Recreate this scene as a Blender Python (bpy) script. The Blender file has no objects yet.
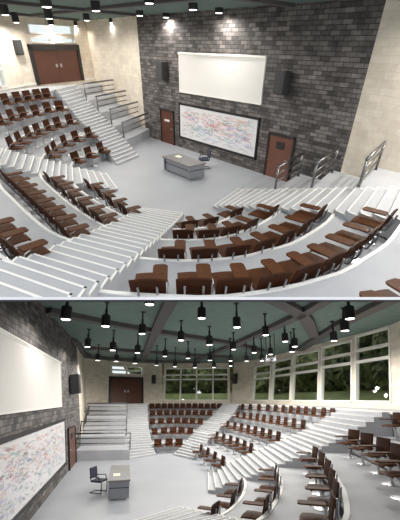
import bpy, bmesh, math, random
from mathutils import Vector, Matrix
random.seed(7)
sc = bpy.context.scene
COL = sc.collection
# ------------------------------------------------------------------ materials
def mat(name, col, rough=.6, metal=0, spec=None, emis=None, es=0):
    m = bpy.data.materials.new(name); m.use_nodes = True
    b = m.node_tree.nodes['Principled BSDF']
    b.inputs['Base Color'].default_value = (*col, 1); b.inputs['Roughness'].default_value = rough
    b.inputs['Metallic'].default_value = metal
    if spec is not None: b.inputs['Specular IOR Level'].default_value = spec
    if emis: b.inputs['Emission Color'].default_value = (*emis, 1); b.inputs['Emission Strength'].default_value = es
    return m
def noisy(m, c1, c2, scale=(1,1,1), ns=5, bump=0, coord='Object', detail=4):
    nt = m.node_tree; N = nt.nodes; L = nt.links; b = N['Principled BSDF']
    tc = N.new('ShaderNodeTexCoord'); mp = N.new('ShaderNodeMapping'); mp.inputs['Scale'].default_value = scale
    no = N.new('ShaderNodeTexNoise'); no.inputs['Scale'].default_value = ns; no.inputs['Detail'].default_value = detail
    cr = N.new('ShaderNodeValToRGB'); cr.color_ramp.elements[0].position = .3; cr.color_ramp.elements[1].position = .7
    cr.color_ramp.elements[0].color = (*c1, 1); cr.color_ramp.elements[1].color = (*c2, 1)
    L.new(tc.outputs[coord], mp.inputs[0]); L.new(mp.outputs[0], no.inputs['Vector']); L.new(no.outputs['Fac'], cr.inputs[0])
    L.new(cr.outputs[0], b.inputs['Base Color'])
    if bump:
        bu = N.new('ShaderNodeBump'); bu.inputs['Strength'].default_value = bump; bu.inputs['Distance'].default_value = .02
        L.new(no.outputs['Fac'], bu.inputs['Height']); L.new(bu.outputs[0], b.inputs['Normal'])
    return m
def brick(name, c1, c2, cm, bw, bh, mortar, var, rough=.8, bump=.5, dist=.02, sx=1, sy=1):
    m = mat(name, c1, rough); nt = m.node_tree; N = nt.nodes; L = nt.links; b = N['Principled BSDF']
    tc = N.new('ShaderNodeTexCoord'); mp = N.new('ShaderNodeMapping'); mp.inputs['Scale'].default_value = (sx, sy, 1)
    br = N.new('ShaderNodeTexBrick'); br.inputs['Scale'].default_value = 1
    br.inputs['Brick Width'].default_value = bw; br.inputs['Row Height'].default_value = bh
    br.inputs['Mortar Size'].default_value = mortar; br.inputs['Mortar Smooth'].default_value = .3
    br.inputs['Color1'].default_value = (*c1, 1); br.inputs['Color2'].default_value = (*c2, 1); br.inputs['Mortar'].default_value = (*cm, 1)
    no = N.new('ShaderNodeTexNoise'); no.inputs['Scale'].default_value = 1.7; no.inputs['Detail'].default_value = 8; no.inputs['Roughness'].default_value = .75
    mr = N.new('ShaderNodeMapRange'); mr.inputs[1].default_value = .3; mr.inputs[2].default_value = .7
    mr.inputs[3].default_value = 1 - var; mr.inputs[4].default_value = 1 + var
    mx = N.new('ShaderNodeMix'); mx.data_type = 'RGBA'; mx.blend_type = 'MULTIPLY'; mx.inputs[0].default_value = 1
    L.new(tc.outputs['UV'], mp.inputs[0]); L.new(mp.outputs[0], br.inputs['Vector']); L.new(mp.outputs[0], no.inputs['Vector'])
    L.new(no.outputs['Fac'], mr.inputs[0]); L.new(br.outputs['Color'], mx.inputs[6]); L.new(mr.outputs[0], mx.inputs[7])
    L.new(mx.outputs[2], b.inputs['Base Color'])
    bu = N.new('ShaderNodeBump'); bu.inputs['Strength'].default_value = bump; bu.inputs['Distance'].default_value = dist; bu.invert = True
    L.new(br.outputs['Fac'], bu.inputs['Height']); L.new(bu.outputs[0], b.inputs['Normal'])
    return m
M = {}
M['dark_brick'] = brick('dark_brick', (.062,.056,.054), (.215,.195,.185), (.04,.036,.034), .38, .135, .012, .6)
M['dark_brickB'] = brick('dark_brick_tall', (.060,.054,.052), (.20,.183,.175), (.04,.036,.034), .42, .18, .012, .55)
M['cream'] = brick('cream_block', (.72,.64,.53), (.82,.75,.64), (.66,.58,.48), .62, .2, .006, .14, rough=.75, bump=.2)
M['floor'] = noisy(mat('floor_vinyl', (.45,.47,.50), .4), (.385,.405,.44), (.43,.45,.485), ns=.6)
M['tread'] = noisy(mat('tread', (.5,.5,.52), .55), (.42,.43,.455), (.47,.48,.50), ns=2)
M['riser'] = noisy(mat('tier_concrete', (.5,.5,.52), .6), (.40,.41,.435), (.46,.47,.49), ns=1.2)
M['nosing'] = mat('white_nosing', (.86,.85,.82), .5)
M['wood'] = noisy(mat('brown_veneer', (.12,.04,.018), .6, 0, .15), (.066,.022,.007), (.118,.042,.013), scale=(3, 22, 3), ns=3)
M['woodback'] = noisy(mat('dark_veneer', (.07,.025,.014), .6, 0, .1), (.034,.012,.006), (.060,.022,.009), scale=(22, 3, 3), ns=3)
M['door'] = noisy(mat('door_veneer', (.12,.04,.02), .4), (.085,.030,.018), (.14,.05,.03), scale=(14,14,1), ns=3)
M['doorlight'] = noisy(mat('door_red_veneer', (.17,.07,.045), .4), (.15,.062,.042), (.21,.085,.055), scale=(14,14,1), ns=3)
M['frame'] = mat('dark_door_frame', (.025,.02,.018), .45)
M['chrome'] = mat('chrome', (.55,.56,.58), .38, 1)
M['bracket'] = mat('bracket_metal', (.32,.32,.33), .4, 1)
M['steel'] = mat('rail_steel', (.20,.20,.205), .35, 1)
M['black'] = mat('black_metal', (.012,.012,.013), .45)
M['blackplastic'] = mat('black_plastic', (.02,.02,.022), .5)
M['grille'] = mat('speaker_grille', (.045,.047,.05), .6)
M['screen'] = mat('projection_fabric', (.80,.78,.75), .85)
M['board'] = mat('whiteboard_enamel', (.84,.83,.84), .25)
M['ceil'] = noisy(mat('green_acoustic_panel', (.11,.17,.15), .9), (.12,.18,.16), (.155,.22,.195), ns=3, bump=.1)
M['beam'] = mat('dark_beam', (.085,.08,.08), .7)
M['lamp'] = mat('lamp_glow', (1,1,1), .5, emis=(1,.96,.9), es=5)
M['white'] = mat('white_window_paint', (.9,.88,.82), .5)
M['desk'] = noisy(mat('desk_laminate', (.30,.29,.29), .35), (.20,.19,.19), (.26,.25,.245), scale=(1,12,1), ns=3)
M['deskbody'] = mat('desk_body', (.30,.31,.34), .35, .3)
M['navy'] = mat('navy_upholstery', (.03,.035,.06), .7)
M['paper'] = mat('paper', (.95,.92,.78), .6)
M['slab'] = mat('white_slab', (.88,.88,.9), .6)
M['signwhite'] = mat('sign_white', (.8,.8,.78), .5)
M['leaf'] = noisy(mat('leaf', (.05,.09,.03), .7), (.045,.06,.02), (.20,.21,.07), ns=1.5)
M['leaf2'] = noisy(mat('leaf_light', (.09,.14,.04), .7), (.10,.13,.04), (.32,.33,.13), ns=1.2)
M['grass'] = noisy(mat('grass', (.12,.16,.05), .9), (.15,.18,.06), (.26,.29,.11), ns=.8)
M['bark'] = mat('bark', (.06,.045,.03), .9)
for i, c in enumerate([(.75,.20,.18), (.30,.38,.75), (.18,.18,.22), (.28,.6,.5), (.35,.35,.42), (.85,.45,.35)]):
    M['ink%d' % i] = mat('marker_ink_%d' % i, c, .6)
g = bpy.data.materials.new('window_glass'); g.use_nodes = True
nt = g.node_tree; nt.nodes.clear()
o_ = nt.nodes.new('ShaderNodeOutputMaterial'); mx_ = nt.nodes.new('ShaderNodeMixShader'); t_ = nt.nodes.new('ShaderNodeBsdfTransparent'); gl_ = nt.nodes.new('ShaderNodeBsdfGlossy')
gl_.inputs['Roughness'].default_value = .03; mx_.inputs[0].default_value = .03; t_.inputs[0].default_value = (.93,.96,.94,1)
nt.links.new(t_.outputs[0], mx_.inputs[1]); nt.links.new(gl_.outputs[0], mx_.inputs[2]); nt.links.new(mx_.outputs[0], o_.inputs[0])
M['glass'] = g
# ------------------------------------------------------------------ camera and the two halls' frames
F, PX, PY = 335., 200., 320.
def frame(yh, s):
    u = Vector((s, 1, (PY - yh) / F)).normalized()
    f = Vector((0, 0, -1)); f = (f - u * f.dot(u)).normalized()
    return f.cross(u), f, u
class Hall:
    def __init__(s, yh, sl, H, T): s.r, s.f, s.u = frame(yh, sl); s.H = H; s.T = T; s.roots = []
    def ray(s, x, y):
        d = Vector((x - PX, -(y - PY), -F)); return Vector((d.dot(s.r), d.dot(s.f), d.dot(s.u)))
    def at(s, x, y, z):                       # point of the hall at height z seen at a pixel
        d = s.ray(x, y); t = (z - s.H) / d.z; return Vector((d.x * t, d.y * t, z))
    def on(s, x, y, w):                       # (u, z) on a wall plane
        d = s.ray(x, y); o = Vector((0, 0, s.H)); n = w.n; t = (w.P0 - o).dot(n) / d.dot(n); p = o + d * t - w.P0
        return p.dot(w.e), p.dot(w.up)
A = Hall(45, .0176, 4.56, .46)
B = Hall(398.5, 0, 3.55, .557)
RA = Matrix((A.r, A.f, A.u))                  # camera coordinates -> world (upper hall is level)
RB = Matrix((B.r, B.f, B.u)).transposed()     # lower hall -> camera coordinates
A.M = Matrix.Identity(4)
mb = (RA @ RB).to_4x4(); mb.translation = Vector((0, 0, A.H)) - (RA @ RB) @ Vector((0, 0, B.H)); B.M = mb
cam = bpy.data.cameras.new('camera'); co = bpy.data.objects.new('camera', cam); COL.objects.link(co)
mc = RA.to_4x4(); mc.translation = (0, 0, A.H); co.matrix_world = mc
cam.sensor_fit = 'VERTICAL'; cam.sensor_height = 32.5; cam.sensor_width = 25; cam.lens = F / 520 * 32.5
cam.shift_x = 0; cam.shift_y = (PY - 260) / 520; cam.clip_start = .05; cam.clip_end = 400
sc.camera = co
# ------------------------------------------------------------------ builders
def mesh(name, bm, m, parent=None, smooth=False, xf=None):
    me = bpy.data.meshes.new(name)
    if xf is not None: bm.transform(xf)
    bm.to_mesh(me); bm.free()
    for k in (m if isinstance(m, (list, tuple)) else [m]): me.materials.append(k)
    if smooth:
        for p in me.polygons: p.use_smooth = True
    o = bpy.data.objects.new(name, me); COL.objects.link(o)
    if parent is not None: o.parent = parent
    return o
def hull8(bm, v, mi=0):                       # v: 4 bottom + 4 top
    q = [bm.verts.new(p) for p in v]
    for f in ((3,2,1,0), (4,5,6,7), (0,1,5,4), (1,2,6,5), (2,3,7,6), (3,0,4,7)):
        bm.faces.new([q[i] for i in f]).material_index = mi
def box(bm, c, s, mi=0, rot=None, bev=0):
    r = bmesh.ops.create_cube(bm, size=1, matrix=Matrix.Translation(c) @ (rot or Matrix.Identity(4)) @ Matrix.Diagonal((*s, 1)))
    fs = {f for v in r['verts'] for f in v.link_faces}
    for f in fs: f.material_index = mi
    if bev:
        es = {e for v in r['verts'] for e in v.link_edges}
        bmesh.ops.bevel(bm, geom=list(es), offset=bev, segments=2, affect='EDGES', profile=.5)
def cyl(bm, a, b, r, r2=None, n=12, mi=0):
    a = Vector(a); b = Vector(b); d = b - a; q = d.to_track_quat('Z', 'Y').to_matrix().to_4x4()
    res = bmesh.ops.create_cone(bm, cap_ends=True, segments=n, radius1=r, radius2=r if r2 is None else r2, depth=d.length, matrix=Matrix.Translation((a + b) / 2) @ q)
    for f in {f for v in res['verts'] for f in v.link_faces}: f.material_index = mi
def tube(bm, pts, r, n=8):
    for a, b in zip(pts, pts[1:]): cyl(bm, a, b, r, n=n)
def lathe(bm, prof, n=20):
    rings = [[bm.verts.new((r * math.cos(2*math.pi*i/n), r * math.sin(2*math.pi*i/n), z)) for i in range(n)] for r, z in prof]
    for a, b in zip(rings, rings[1:]):
        for i in range(n): bm.faces.new((a[i], a[(i+1) % n], b[(i+1) % n], b[i]))
    bm.faces.new(rings[0][::-1]); bm.faces.new(rings[-1])
def prism(bm, poly, z0, z1, mi=0):
    a = [bm.verts.new((p[0], p[1], z0)) for p in poly]; b = [bm.verts.new((p[0], p[1], z1)) for p in poly]; n = len(poly)
    fs = [bm.faces.new(a[::-1]), bm.faces.new(b)] + [bm.faces.new((a[i], a[(i+1) % n], b[(i+1) % n], b[i])) for i in range(n)]
    for f in fs: f.material_index = mi
    bmesh.ops.recalc_face_normals(bm, faces=fs)
def root(H, name, label, cat, loc=(0,0,0), rz=0, group=None, mtx=None):
    o = bpy.data.objects.new(name, None); COL.objects.link(o); o.empty_display_size = .1
    o.matrix_world = H.M @ (mtx if mtx is not None else Matrix.Translation(loc) @ Matrix.Rotation(rz, 4, 'Z'))
    o['label'] = label; o['category'] = cat
    if group: o['group'] = group
    H.roots.append(o); return o
def tagged(H, o, label, cat, group=None, mtx=None):
    o.matrix_world = H.M @ (mtx or Matrix.Identity(4)); o['label'] = label; o['category'] = cat
    if group: o['group'] = group
    H.roots.append(o); return o
def struct(H, o, label, cat='floor'):
    o.matrix_world = H.M.copy(); o['kind'] = 'structure'; o['label'] = label; o['category'] = cat; H.roots.append(o); return o
# polylines
def smooth_line(pts, n):
    P = [Vector((p[0], p[1], 0)) for p in pts]; P = [2*P[0]-P[1]] + P + [2*P[-1]-P[-2]]; out = []
    for i in range(1, len(P)-2):
        for j in range(8):
            t = j / 8; a, b, c, d = P[i-1:i+3]
            out.append(.5*((2*b) + (c-a)*t + (2*a-5*b+4*c-d)*t*t + (3*b-a-3*c+d)*t**3))
    out.append(P[-2]); L = [0]
    for a, b in zip(out, out[1:]): L.append(L[-1] + (b-a).length)
    res = []; k = 0
    for i in range(n):
        s = L[-1] * i / (n-1)
        while k < len(L)-2 and L[k+1] < s: k += 1
        res.append(out[k].lerp(out[k+1], (s - L[k]) / max(1e-6, L[k+1]-L[k])))
    return res
def offset(P, d):                             # + = outward, curves run left block -> right block with the stage on their left... sign handled by caller
    out = []
    for i, p in enumerate(P):
        t = (P[min(i+1, len(P)-1)] - P[max(i-1, 0)]).normalized(); out.append(p + Vector((t.y, -t.x, 0)) * d)
    return out
def strip(bm, P, Q, z0, z1, mi=0):
    for i in range(len(P)-1):
        a, b, c, d = P[i], P[i+1], Q[i+1], Q[i]
        hull8(bm, [(a.x,a.y,z0),(b.x,b.y,z0),(c.x,c.y,z0),(d.x,d.y,z0),(a.x,a.y,z1),(b.x,b.y,z1),(c.x,c.y,z1),(d.x,d.y,z1)], mi)
    bmesh.ops.recalc_face_normals(bm, faces=bm.faces)
NT = [0]
def trim(H, bm, m, label, cat='trim'):
    NT[0] += 1; return struct(H, mesh('trim_%d' % NT[0], bm, m), label, cat)
def tiers(H, curves, wall, zs, where):
    N = 72; C = [smooth_line(c, N) for c in curves]; W = smooth_line(wall, N)
    for k, c in enumerate(C):
        nx = offset(C[k+1], .12) if k+1 < len(C) else W
        bm = bmesh.new(); strip(bm, c, nx, zs[k] if k < 1 else zs[k], zs[k+1])
        bm2 = bmesh.new()
        o = struct(H, mesh('floor', bm, M['riser']), '%s curved seating tier in the %s' % (['lowest','second','third','fourth','topmost'][k], where), 'tier')
        strip(bm2, offset(c, -.02), offset(c, .055 if H is A else .075), zs[k+1]-.06, zs[k+1] + .02)
        trim(H, bm2, M['nosing'], 'white edge strip along the %s curved tier, %s' % (['lowest','second','third','fourth','topmost'][k], where), 'edge strip')
    return C, W
class Wall:                                   # straight wall piece; u along, z up, thickness outwards
    def __init__(s, P0, P1, side=1, lean=0, zb=0):
        s.P0 = Vector((P0[0], P0[1], zb)); s.P1 = Vector((P1[0], P1[1], zb)); s.L = (s.P1-s.P0).length; s.e = (s.P1-s.P0) / s.L
        s.out = Vector((s.e.y, -s.e.x, 0)) * side; s.up = (Vector((0,0,1)) + s.out * lean).normalized(); s.n = s.up.cross(s.e); s.n *= 1 if s.n.dot(s.out) > 0 else -1; s.zb = zb
    def p(s, u, v, d=0): return s.P0 + s.e * u + s.up * v + s.n * d      # d>0 outwards
    def mtx(s, u=0, v=0):                    # local x along the wall, y into the room, z up
        o = s.p(u, v); X = s.e; Z = s.up; Y = -s.n
        if X.cross(Y).dot(Z) < 0: X = -X
        m = Matrix((X, Y, Z)).transposed().to_4x4(); m.translation = o; return m
def wall_grid(bm, w, u0, u1, v0, v1, holes=(), th=.25, mi=0, uo=0):
    uv = bm.loops.layers.uv.verify()
    us = sorted({u0, u1, *[x for h in holes for x in (h[0], h[1]) if u0 < x < u1]}); vs = sorted({v0, v1, *[x for h in holes for x in (h[2], h[3]) if v0 < x < v1]})
    for a, b in zip(us, us[1:]):
        for c, d in zip(vs, vs[1:]):
            if any(h[0]-1e-5 <= a and b <= h[1]+1e-5 and h[2]-1e-5 <= c and d <= h[3]+1e-5 for h in holes): continue
            q = [bm.verts.new(w.p(x, y, t)) for t in (0, th) for x, y in ((a,c),(b,c),(b,d),(a,d))]
            qu = [(x, y) for t in (0, th) for x, y in ((a,c),(b,c),(b,d),(a,d))]
            for f in ((0,1,2,3), (7,6,5,4), (0,4,5,1), (1,5,6,2), (2,6,7,3), (3,7,4,0)):
                fc = bm.faces.new([q[i] for i in f]); fc.material_index = mi
                for lp, i in zip(fc.loops, f): lp[uv].uv = (qu[i][0] + uo + (0 if i < 4 else .1), qu[i][1])
    bmesh.ops.recalc_face_normals(bm, faces=bm.faces)
# ------------------------------------------------------------------ furniture
def chair_parts(sw, sd, sh, seatd=1, bh=1):
    """tablet-arm seat on a tulip pedestal, sitter faces +Y; sw, sd, sh scale width, depth, height"""
    P = {}
    def S(bm): bm.transform(Matrix.Diagonal((sw, sd, sh, 1))); return bm
    def shell(x0, x1, prof, th, rows=9):      # bent ply: profile in (y,z), spans x
        bm = bmesh.new(); nx = 6; top = []; bot = []
        for j, (y, z) in enumerate(prof):
            t = Vector(prof[min(j+1, len(prof)-1)]) - Vector(prof[max(j-1, 0)]); t.normalize(); n = Vector((-t.y, t.x))
            top.append([]); bot.append([])
            for i in range(nx+1):
                x = x0 + (x1-x0) * i / nx; dip = .018 * (1 - (2*i/nx - 1)**2)
                top[-1].append(bm.verts.new((x, y - n.x*dip, z - n.y*dip))); bot[-1].append(bm.verts.new((x, y - n.x*(dip+th), z - n.y*(dip+th))))
        R = len(prof)
        for j in range(R-1):
            for i in range(nx):
                bm.faces.new((top[j][i], top[j][i+1], top[j+1][i+1], top[j+1][i])); bm.faces.new((bot[j][i], bot[j+1][i], bot[j+1][i+1], bot[j][i+1]))
            bm.faces.new((top[j][0], top[j+1][0], bot[j+1][0], bot[j][0])); bm.faces.new((top[j][nx], bot[j][nx], bot[j+1][nx], top[j+1][nx]))
        for i in range(nx):
            bm.faces.new((top[0][i], bot[0][i], bot[0][i+1], top[0][i+1])); bm.faces.new((top[R-1][i], top[R-1][i+1], bot[R-1][i+1], bot[R-1][i]))
        bmesh.ops.recalc_face_normals(bm, faces=bm.faces); return bm
    P['seat'] = (S(shell(-.235, .235, [(.27*seatd,.405),(.27*seatd-.02,.43),(.1,.435),(-.1,.42),(-.17,.42)], .035)), 'wood', None)
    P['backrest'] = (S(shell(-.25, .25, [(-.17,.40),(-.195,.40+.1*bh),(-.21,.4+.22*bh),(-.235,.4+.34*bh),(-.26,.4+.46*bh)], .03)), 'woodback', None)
    bm = bmesh.new(); pts = [(.05,-.12),(.05,.29),(.08,.33),(.23,.33),(.27,.29),(.27,-.08),(.24,-.12)]
    prism(bm, pts, .635, .66); P['tablet_arm'] = (S(bm), 'wood', None)
    bm = bmesh.new(); tube(bm, [(.27,-.17,.47),(.285,-.12,.60),(.26,0,.635)], .013, 6); P['tablet_bracket'] = (S(bm), 'chrome', None)
    for s in (-1, 1):
        bm = bmesh.new(); tube(bm, [(s*.13,-.11,.385),(s*.13,-.235,.40),(s*.13,-.272,.50),(s*.13,-.30,.4+.36*bh)], .017, 6); P['back_bracket%d' % s] = (S(bm), 'bracket', None)
    bm = bmesh.new(); lathe(bm, [(.05,.0),(.045,.03),(.03,.08),(.03,.33),(.07,.38),(.10,.385)], 12); P['pedestal'] = (S(bm), 'chrome', None)
    bm = bmesh.new(); lathe(bm, [(.21,0),(.21,.012),(.17,.022),(.05,.034)], 20); P['base_plate'] = (S(bm), 'chrome', None)
    out = {}
    for k, (bm, m, _) in P.items():
        k2 = 'back_bracket' if k.startswith('back_b') else k
        me = bpy.data.meshes.new(k2); bm.to_mesh(me); bm.free(); me.materials.append(M[m])
        out[k] = (k2, me)
    return out
def make_chair(H, parts, pos, rz, label, group):
    r = root(H, 'tablet_arm_chair', label, 'chair', pos, rz, group)
    for k, (nm, me) in parts.items():
        c = bpy.data.objects.new(nm, me); COL.objects.link(c); c.parent = r
    return r
ORD = ['first','second','third','fourth','fifth','sixth','seventh','eighth','ninth','tenth','eleventh','twelfth','thirteenth']
def row(H, parts, pts, z, centre, lab, back, group, start='', hide=(), turn=0):
    """pts: plan positions of the backs; the chair root lies `back` in front of them"""
    n = len(pts)
    for i, p in enumerate(pts):
        a = pts[max(i-1, 0)]; b = pts[min(i+1, n-1)]; t = Vector((b[0]-a[0], b[1]-a[1])).normalized()
        nn = Vector((t.y, -t.x))
        if nn.dot(Vector((centre[0]-p[0], centre[1]-p[1]))) < 0: nn = -nn
        rz = math.atan2(-nn.x, nn.y) + math.radians(turn)
        if i in hide: continue
        make_chair(H, parts, (p[0] + nn.x*back, p[1] + nn.y*back, z), rz, 'brown tablet-arm chair, %s from the %s, %s' % (ORD[i], start, lab), group)
def lerp_pts(a, b, n): return [(a[0]+(b[0]-a[0])*i/(n-1), a[1]+(b[1]-a[1])*i/(n-1)) for i in range(n)]
def stairs(H, L, R, zs, n, label):
    """L, R: plan points where the flight reaches each tier; zs: heights"""
    r = root(H, 'staircase', label, 'stairs', (L[0][0], L[0][1], zs[0])); inv = Matrix.Translation((-L[0][0], -L[0][1], -zs[0]))
    L = [Vector((*p, 0)) for p in L]; R = [Vector((*p, 0)) for p in R]
    for k in range(len(L)-1):
        nn = n if zs[k+1]-zs[k] > .4 else 3
        for j in range(nn):
            a = L[k].lerp(L[k+1], j/nn); b = R[k].lerp(R[k+1], j/nn); c = R[k].lerp(R[k+1], (j+1)/nn); d = L[k].lerp(L[k+1], (j+1)/nn)
            z = zs[k] + (zs[k+1]-zs[k])*(j+1)/nn; zb = zs[k]
            bm = bmesh.new(); hull8(bm, [(*v.xy, zb) for v in (a,b,c,d)] + [(*v.xy, z) for v in (a,b,c,d)]); bmesh.ops.recalc_face_normals(bm, faces=bm.faces)
            st = mesh('step', bm, M['tread'], r, xf=inv)
            bm = bmesh.new(); f = ((d-a)+(c-b)).normalized()*NOSE; s = (b-a).normalized()*.04; o = Vector((0,0,0))
            def q(p0, p1, p2, p3): hull8(bm, [(*v.xy, z-.02) for v in (p0,p1,p2,p3)] + [(*v.xy, z+.008) for v in (p0,p1,p2,p3)])
            q(a-o, b-o, b+f, a+f); q(a, a+s, d+s, d); q(b-s, b, c, c-s); bmesh.ops.recalc_face_normals(bm, faces=bm.faces)
            mesh('nosing', bm, M['nosing'], st, xf=inv)
    return r
NOSE = .04
def rail(H, P, Q, z, h, label, bars=3):
    """guard rail along a terrace edge from P to Q"""
    P = Vector((*P, 0)); Q = Vector((*Q, 0)); d = Q - P; L = d.length; rz = math.atan2(d.y, d.x)
    r = root(H, 'guard_rail', label, 'railing', (P.x, P.y, z), rz)
    for x in (0, L):
        bm = bmesh.new(); cyl(bm, (x,0,0), (x,0,h), .04, n=10); cyl(bm, (x,0,0), (x,0,.015), .06, n=12); mesh('post', bm, M['steel'], r, True)
    for i in range(bars):
        bm = bmesh.new(); zz = h*(1 - .30*i); rr = .045 if i == 0 else .028
        cyl(bm, (-.04,0,zz), (L+.04,0,zz), rr, n=10); mesh('handrail' if i == 0 else 'rail_bar', bm, M['steel'], r, True)
def pendant(H, x, y, z, zc, s, label, power, hgt=1.0):
    """black can on a stem, bottom rim at z"""
    r = root(H, 'pendant_lamp', label, 'lamp', (x, y, z), 0, 'black can pendants, %s' % ('upper hall' if H is A else 'lower hall'))
    bm = bmesh.new(); prof = [(.5*s,0),(.5*s,1.05*s*hgt),(.42*s,1.15*s*hgt)]; n = 20
    rings = [[bm.verts.new((a*math.cos(2*math.pi*i/n), a*math.sin(2*math.pi*i/n), b)) for i in range(n)] for a, b in [(.46*s,.03*s)] + prof]
    for a, b in zip(rings, rings[1:]):
        for i in range(n): bm.faces.new((a[i], a[(i+1)%n], b[(i+1)%n], b[i]))
    bm.faces.new(rings[-1]); bmesh.ops.recalc_face_normals(bm, faces=bm.faces); mesh('lamp_can', bm, M['black'], r)
    bm = bmesh.new(); cyl(bm, (0,0,1.15*s*hgt), (0,0,1.75*s*hgt), .16*s, n=12); cyl(bm, (0,0,1.7*s*hgt), (0,0,zc-z), .035, n=8); cyl(bm, (0,0,zc-z-.05), (0,0,zc-z), .1, n=12); mesh('stem', bm, M['black'], r)
    bm = bmesh.new(); k_ = .45 if H is A else .12; lathe(bm, [(.08*s,-.13*s*k_),(.25*s,-.10*s*k_),(.38*s,-.04*s*k_),(.43*s,.05*s)], 20); mesh('bulb_disc', bm, M['lamp'], r)
    l = bpy.data.lights.new('pendant_spot', 'SPOT'); l.energy = power * .78; l.color = (1,.955,.90); l.spot_size = math.radians(179); l.spot_blend = .4; l.shadow_soft_size = .12
    lo = bpy.data.objects.new('pendant_spot', l); COL.objects.link(lo); lo.parent = r; lo.location = (0,0,-.2*s-.02)
def speaker(H, w, u, v, sx, sz, sd, label):
    r = root(H, 'wall_speaker', label, 'speaker', mtx=w.mtx(u, v))
    bm = bmesh.new(); box(bm, (0, sd*.5+.06, sz/2), (sx, sd, sz), bev=.03); mesh('cabinet', bm, M['blackplastic'], r)
    bm = bmesh.new(); box(bm, (0, sd+.065, sz/2), (sx*.86, .02, sz*.92), bev=.008); mesh('grille', bm, M['grille'], r)
    bm = bmesh.new(); box(bm, (0, .03, sz/2), (sx*.3, .08, sz*.3)); mesh('wall_bracket', bm, M['black'], r)
def single_door(H, w, u0, u1, h, label, n, win='window', mt='door', hs=1):
    r = root(H, 'door_%d' % n, label, 'door', mtx=w.mtx((u0+u1)/2, 0)); r['kind'] = 'structure'; W_ = u1-u0; ft = .08
    bm = bmesh.new()
    for s in (-1, 1): box(bm, (s*(W_/2-ft/2), .03, h/2), (ft, .12, h))
    box(bm, (0, .03, h-ft/2), (W_, .12, ft)); mesh('door_frame', bm, M['frame'], r)
    bm = bmesh.new(); box(bm, (0, .02, (h-ft)/2), (W_-2*ft, .06, h-ft)); leaf = mesh('door_leaf', bm, M[mt], r)
    if win == 'window':
        bm = bmesh.new(); box(bm, (0, .06, h*.77), (W_*.30, .03, h*.15)); mesh('door_window', bm, M['blackplastic'], leaf)
    else:
        bm = bmesh.new(); box(bm, (0, .06, h*.69), (W_*.36, .02, h*.06)); mesh('door_sign', bm, M['signwhite'], leaf)
    bm = bmesh.new(); x = hs*(W_/2-ft-.09); cyl(bm, (x,.05,h*.47), (x,.12,h*.47), .03); cyl(bm, (x,.11,h*.47), (x-hs*.14,.11,h*.47), .016, n=8); mesh('door_handle', bm, M['chrome'], leaf, True)
def double_door(H, w, u0, u1, v0, h, label, n):
    r = root(H, 'door_%d' % n, label, 'door', mtx=w.mtx((u0+u1)/2, v0)); r['kind'] = 'structure'; W_ = u1-u0; ft = W_*.055
    bm = bmesh.new()
    for s in (-1, 1): box(bm, (s*(W_/2-ft/2), .03, h/2), (ft, .2, h))
    box(bm, (0, .03, h-ft*.6), (W_, .2, ft*1.2)); mesh('door_frame', bm, M['frame'], r)
    for s in (-1, 1):
        bm = bmesh.new(); w2 = (W_-2*ft)/2; box(bm, (s*(w2/2+.004), .02, (h-ft)/2), (w2-.012, .07, h-ft)); leaf = mesh('door_leaf', bm, M['door'], r)
        bm = bmesh.new(); box(bm, (s*W_*.045, .07, h*.46), (W_*.035, .03, h*.09), bev=.01); cyl(bm, (s*W_*.045,.08,h*.46), (s*W_*.045,.15,h*.46), .03); mesh('door_handle', bm, M['chrome'], leaf)
def window_unit(H, w, u0, u1, v0, v1, bars, label, n, fr=.07, mull=()):
    """frame, glass pane, cross bars at heights bars, uprights at mull"""
    r = root(H, 'window_%d' % n, label, 'window', mtx=w.mtx(u0, v0)); r['kind'] = 'structure'
    m = w.mtx(u0, v0); sgn = 1 if (m.to_3x3() @ Vector((1,0,0))).dot(w.e) > 0 else -1; W_ = u1-u0; Hh = v1-v0
    def X(a): return a*sgn
    bm = bmesh.new()
    for x in (fr/2, W_-fr/2): box(bm, (X(x), -.06, Hh/2), (fr, .22, Hh))
    for z in (fr/2, Hh-fr/2): box(bm, (X(W_/2), -.06, z), (W_, .22, fr))
    mesh('window_frame', bm, M['white'], r)
    for b in bars:
        bm = bmesh.new(); box(bm, (X(W_/2), -.06, b-v0), (W_, .2, fr*1.5)); mesh('crossbar', bm, M['white'], r)
    for b in mull:
        bm = bmesh.new(); box(bm, (X(b), -.06, Hh/2), (fr*1.5, .2, Hh)); mesh('mullion', bm, M['white'], r)
    bm = bmesh.new(); box(bm, (X(W_/2), -.09, Hh/2), (W_-fr, .012, Hh-fr)); mesh('glass_pane', bm, M['glass'], r)
def framed(H, w, c, name, label, cat, m, mf, fr, d=.05, roller=False):
    """c = four (u,v) corners TL TR BR BL on the wall; builds an upright rectangle"""
    u0 = (c[0][0]+c[3][0])/2; u1 = (c[1][0]+c[2][0])/2; v0 = (c[2][1]+c[3][1])/2; v1 = (c[0][1]+c[1][1])/2
    return rect(H, w, u0, u1, v0, v1, name, label, cat, m, mf, fr, d, roller)
def rect(H, w, u0, u1, v0, v1, name, label, cat, m, mf, fr, d=.05, roller=False):
    r = root(H, name, label, cat, mtx=w.mtx((u0+u1)/2, v0)); W_ = abs(u1-u0); h = v1-v0
    bm = bmesh.new(); box(bm, (0, d/2, h/2), (W_, d, h)); mesh('surface', bm, m, r)
    bm = bmesh.new()
    for s in (-1, 1): box(bm, (s*(W_/2+fr/2), d/2+.01, h/2), (fr, d+.03, h+2*fr))
    for z in (-fr/2, h+fr/2): box(bm, (0, d/2+.01, z), (W_+2*fr, d+.03, fr))
    mesh('frame', bm, mf, r)
    if roller:
        bm = bmesh.new(); cyl(bm, (-W_/2-.05, .06, h+.07), (W_/2+.05, .06, h+.07), .05); mesh('screen_roller', bm, M['white'], r)
    return r, W_, h
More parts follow.
